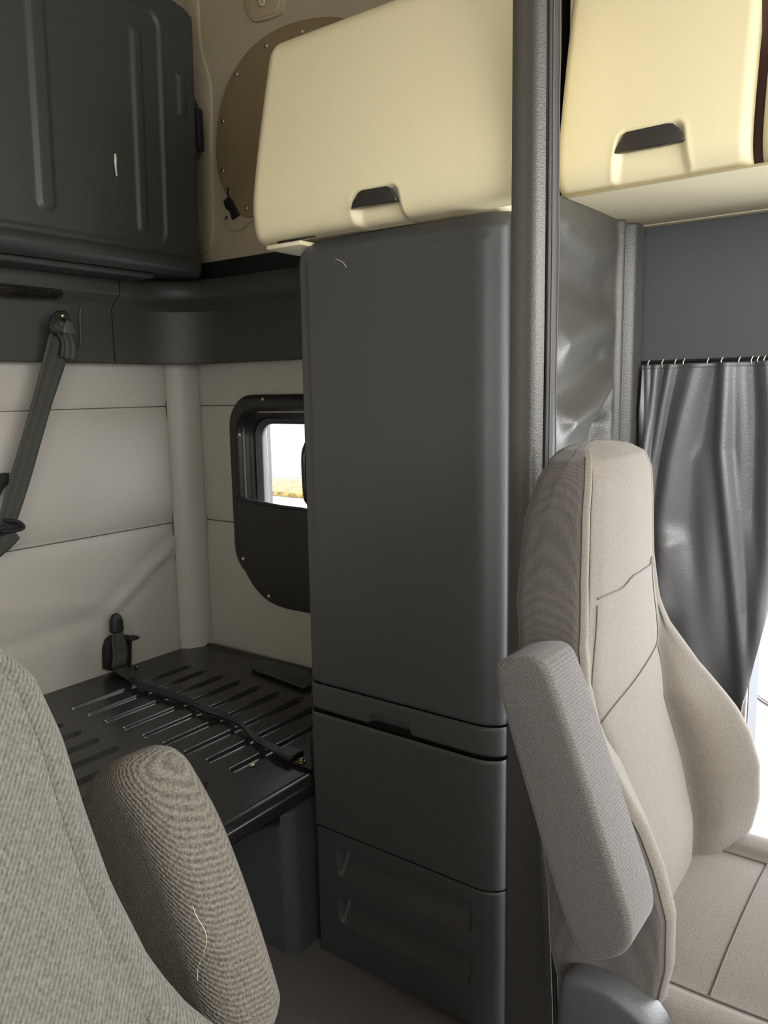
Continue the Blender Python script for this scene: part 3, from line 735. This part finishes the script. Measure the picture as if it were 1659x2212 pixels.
for px in (1402, 1432, 1460, 1478, 1530, 1560, 1598, 1625, 1638, 1652):
    p = at(px, 782, 'x', 1.862); tube('hook', [Vector((1.866, p.y, 1.410)), Vector((1.860, p.y+.002, 1.402)), Vector((1.862, p.y+.001, 1.392))], .0011, MWHITE, rl, n=5)
# pillar trim beside the door opening
struct(box('door_1', (1.889, .372, .12), (1.925, .392, 1.30), mat('jamb', (150, 138, 132), .5), bev=.004))
struct(box('door_2', (1.885, .395, .12), (1.905, .415, .70), mat('jamb2', (128, 118, 116), .5), bev=.004))

# things seen through the open door
sbelt = thing('door_belt', 'orange brown belt webbing hanging in the open doorway behind the seat', 'belt', (1.8, .37, .1))
ribbon('webbing', [at(1592, 1690, 'x', 1.86), at(1598, 1760, 'x', 1.86), at(1590, 1850, 'x', 1.86), at(1575, 1950, 'x', 1.86), Vector((1.865, .40, .02))], Vector((0, .035, 0)), (-1, 0, 0), .003, MORNG, sbelt, sub=20)
ma = thing('mirror_arm', 'pale metal arm of the outside mirror showing through the open door', 'mirror arm', at(1650, 1520, 'x', 2.4))
tube('arm', [at(x, y, 'x', 2.4) for x, y in ((1600, 1482), (1630, 1500), (1659, 1520), (1710, 1545))], .012, MCHR, ma, sub=14)
tube('bracket', [at(x, y, 'x', 2.4) for x, y in ((1600, 1482), (1590, 1600), (1580, 1800))], .008, MCHR, ma, sub=8)
vg = box('grass_verge', (14.2, 8, -1.2), (16.6, 20, -1.08), MGRASS, bev=.05); tag(vg, 'strip of dry yellow grass outside the small sleeper window', 'grass', kind='stuff')
bw = box('pale_building', (17.5, 4, -1.2), (18.5, 26, 5), mat('pale_cladding', (150, 153, 152), .8, 'noise', 2, .1, .03), bev=.02); tag(bw, 'pale blank building wall seen beyond the grass through the sleeper window', 'building')

# ================================================================== SEATS
ZR = [1.2755, 1.2735, 1.268, 1.255, 1.23, 1.19, 1.14, 1.09, 1.04, 1.00, .965, .93, .895, .86, .83, .80, .76, .71, .66, .62, .59, .565, .55]
T_HW = [(1.2755, .008), (1.2735, .05), (1.268, .085), (1.255, .118), (1.23, .134), (1.19, .142), (1.14, .145), (1.09, .150), (1.04, .160), (1.0, .175), (.965, .195), (.93, .215), (.895, .228), (.86, .238), (.83, .244), (.80, .250), (.71, .255), (.66, .258), (.62, .245), (.59, .225), (.565, .19), (.55, .14)]
T_B = [(1.2755, .432), (1.2735, .424), (1.268, .412), (1.255, .398), (1.23, .392), (1.10, .389), (1.02, .382), (.977, .370), (.93, .345), (.906, .330), (.872, .302), (.837, .274), (.80, .254), (.75, .238), (.69, .236), (.64, .244), (.60, .262), (.57, .290), (.55, .33)]
T_C = [(1.2755, .431), (1.2735, .421), (1.268, .408), (1.255, .392), (1.23, .384), (1.07, .380), (.95, .374), (.86, .352), (.77, .326), (.685, .308), (.62, .305), (.57, .32), (.55, .34)]
T_A = [(1.2755, .434), (1.2735, .430), (1.268, .432), (1.255, .438), (1.23, .448), (1.178, .462), (1.13, .466), (1.066, .468), (.995, .452), (.93, .418), (.86, .396), (.80, .386), (.71, .372), (.626, .366), (.565, .37), (.55, .37)]
def row(z):
    hw, b, c, a = interp(T_HW, z), interp(T_B, z), interp(T_C, z), interp(T_A, z)
    wing = max(0, min(1, (c-b)/.05)); ci = hw*(.78-.22*wing)
    L_ = [(-hw*.55, a+.03*min(1, hw/.1)), (-hw*.93, a+.012*min(1, hw/.1)), (-hw, a-.015*min(1, hw/.1)), (-hw*1.005, (a+b)/2), (-hw*.99, b+.014*min(1, hw/.1)), (-hw*.965, b+.003), (-hw*.90, b-.004), (-hw*.82+wing*.0, b-.002+.004*wing), (-ci-.008*min(1, hw/.1), (b+c)/2*1.0-.0+.002*wing), (-ci+.008*min(1, hw/.1), c+.004*wing), (-ci+.035*min(1, hw/.1), c-.004*min(1, hw/.1)), (0, c-.008*min(1, hw/.1))]
    return L_+[(-x, y) for x, y in L_[::-1][1:]]
def make_backrest(parent, xc, tf, fab_side, fab_front, n=110, mirror=1):
    zz = ZR; rows_ = []
    zlist = [p.x for p in spline([Vector((z, 0, 0)) for z in zz], 130)]
    for z in zlist:
        pr = spline([Vector((x, y, 0)) for x, y in row(z)], n)
        rows_.append([tf(Vector((xc+p.x*mirror, p.y, z))) for p in pr])
    nr = len(rows_); vs = [p for r_ in rows_ for p in r_]; fs = []
    for j in range(nr-1):
        for i in range(n):
            a = j*(n+1)+i; fs.append((a, a+1, a+n+2, a+n+1))
        fs.append((j*(n+1)+n, j*(n+1), (j+1)*(n+1), (j+1)*(n+1)+n))
    fs.append(tuple(range(n+1))); fs.append(tuple(range((nr-1)*(n+1), nr*(n+1)))[::-1])
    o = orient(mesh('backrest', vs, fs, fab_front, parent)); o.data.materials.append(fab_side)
    kk = n/22.0
    for f in o.data.polygons:
        if f.loop_indices and len(f.vertices) == 4:
            i = f.index % (n+1)
            z = zlist[min(f.index//(n+1), nr-1)]
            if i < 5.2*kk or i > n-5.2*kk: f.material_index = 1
            elif (5.2*kk <= i < 8.6*kk or n-8.6*kk < i <= n-5.2*kk) and z < .97: f.material_index = 1 if False else 0
    return rows_, zlist
ps_ = thing('passenger_seat', 'grey fabric passenger truck seat with high headrest and raised armrest', 'seat', (1.09, .1, 0))
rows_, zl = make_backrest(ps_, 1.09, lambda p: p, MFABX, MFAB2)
bkr = [o for o in ps_.children if o.name.startswith('backrest')][0]
def seam_on(rows_, zl, fi, z0, z1, name, parent, off=-.0006, r=.0010, n=110):
    P_ = []
    for j, z in enumerate(zl):
        if z0 <= z <= z1: i = fi(z); k = int(i); P_.append(rows_[j][k].lerp(rows_[j][min(k+1, n)], i-k)+Vector((off, off, 0)))
    return tube(name, P_, r, MSEAM, parent, n=5)
kk = 110/22.
seam_on(rows_, zl, lambda z: 5.2*kk, .60, 1.262, 'seam', bkr)
seam_on(rows_, zl, lambda z: 9.1*kk, .60, 1.075, 'seam', bkr)
seam_on(rows_, zl, lambda z: 12.9*kk, .60, 1.095, 'seam', bkr)
def cross_seam(z_l, z_r, i0, i1, name, n=40):
    P_ = []
    for q in range(n+1):
        t = q/n; i = i0+(i1-i0)*t; z = z_l+(z_r-z_l)*t
        j = min(range(len(zl)), key=lambda k: abs(zl[k]-z)); k = int(i); P_.append(rows_[j][k].lerp(rows_[j][min(k+1, 110)], i-k)+Vector((-.0008, -.0008, 0)))
    P_ = [P_[i] for i in range(0, len(P_), 4)]
    return tube(name, P_, .0013, MSEAM, bkr, n=5, sub=40)
cross_seam(1.072, 1.092, 9.1*kk, 12.9*kk, 'seam')
cross_seam(.905, .965, 9.1*kk, 12.9*kk, 'seam')
# seat cushion
def cush(u, v):
    # closed section across x, swept along y
    y = .345+(-.26-.345)*v
    e = min((y+.26)/.05, 1); e = math.sqrt(max(0, 1-(1-e)**2))
    sec = [(-.20, .47), (-.262, .48), (-.275, .52), (-.272, .575), (-.255, .612), (-.225, .630), (-.190, .630), (-.165, .618), (-.10, .624), (0, .627), (.10, .624), (.165, .618), (.190, .630), (.225, .630), (.255, .612), (.272, .575), (.275, .52), (.262, .48), (.20, .47)]
    P_ = _cs; t = u*(len(P_)-1); i = min(int(t), len(P_)-2); p = P_[i].lerp(P_[i+1], t-i)
    x = p.x*(.94+.06*e); z = .47+(p.y-.47)*(.55+.45*e)-.02*(.345-y)*0
    if p.y > .58: z += .006*math.exp(-(((y-.04)/.10)**2))
    return Vector((1.09+x, y, z))
_sec = [(-.20, .47), (-.262, .48), (-.275, .52), (-.272, .575), (-.255, .608), (-.225, .626), (-.190, .626), (-.165, .616), (-.10, .622), (0, .625), (.10, .622), (.165, .616), (.190, .626), (.225, .626), (.255, .608), (.272, .575), (.275, .52), (.262, .48), (.20, .47)]
_cs = spline([Vector((a, b, 0)) for a, b in _sec], 100)
cu = grid('seat_cushion', 100, 80, cush, MFAB2, ps_)
def cs(u, vs_, nm='seam', r=.0014): return tube(nm, [cush(u, v)+Vector((0, 0, .0012)) for v in vs_], r, MSEAM, cu, n=5)
vsr = [i/60 for i in range(60)]
cs(.385, vsr); cs(.615, vsr)
yl = .205; vv = (.345-yl)/(.605); tube('seam', [cush(.385+.23*i/20, vv)+Vector((0, 0, .0012)) for i in range(21)], .0014, MSEAM, cu, n=5)
box('cushion_base', (.84, -.22, .36), (1.34, .36, .48), MBLK, ps_, bev=.02)
box('pedestal', (.92, -.15, .0), (1.26, .28, .37), MBLK, ps_, bev=.02)
# recliner cover
rc = [at(x, y, 'x', .80) for x, y in ((1205, 2112), (1240, 2112), (1290, 2128), (1330, 2150), (1370, 2185), (1410, 2225), (1440, 2290), (1200, 2290), (1196, 2200))]
prism('recliner_cover', rc, (.05, 0, 0), MBLK, ps_, bev=.012, seg=4, round_it=1)
# armrest, raised
def armrest(parent, px, x0, x1, m, seamm, bev=.018):
    q_ = [at(x, y, 'x', x0) for x, y in px]
    o = prism('armrest', q_, (x1-x0, 0, 0), m, parent, bev=bev, seg=5, round_it=2)
    return o
arm = armrest(ps_, ((1058, 1440), (1085, 1425), (1150, 1420), (1178, 1440), (1200, 1500), (1250, 1650), (1325, 1885), (1368, 2020), (1350, 2070), (1280, 2085), (1235, 2060), (1130, 1700)), .745, .825, mat('arm_fabric', (86, 82, 78), .9, 'rib', 110, .4, .14, .2, axis=(-.35, 0, 0)), MSEAM)

# driver's seat, nearest the camera
ds = thing('driver_seat', 'olive grey ribbed fabric seat in the left foreground with its armrest raised', 'seat', (.1, .2, 0))
TH = math.radians(16.0); Y0, Z0, DYS = .30, .60, -.11
def tfd(p):
    dy, dz = p.y-Y0, p.z-Z0
    return Vector((p.x, Y0+dy*math.cos(TH)+dz*math.sin(TH)+DYS, Z0+dz*math.cos(TH)-dy*math.sin(TH)))
rows_d, zld = make_backrest(ds, .12, tfd, MFABD, MFABD)
bkd = [o for o in ds.children if o.name.startswith('backrest')][0]
box('seat_cushion', (-.20, -.30, .46), (.32, .22, .60), MFABD, ds, bev=.03, seg=4)
box('pedestal', (-.1, -.20, 0), (.24, .16, .46), MBLK, ds, bev=.02)
P_ = []
for j, z in enumerate(zld):
    if .60 <= z <= .97: P_.append(rows_d[j][int(15.2*kk)]+Vector((0, -.001, .001)))
tube('seam', P_, .0018, MSEAM, bkd, n=5)
darm = armrest(ds, ((158, 1705), (175, 1676), (215, 1655), (258, 1676), (305, 1760), (350, 1850), (412, 2020), (462, 2180), (505, 2340), (300, 2400), (150, 2000), (140, 1800)), .36, .435, MFABA, MSEAM, bev=.025)
th = tube('thread', [at(x, y, 'x', .357) for x, y in ((408, 1962), (416, 1958), (424, 1978), (446, 2020), (440, 2060), (428, 2090), (426, 2120))], .0002, MHAIR, None, sub=30, n=5)
tag(th, 'long pale loose thread hanging on the near armrest in the left foreground', 'thread')
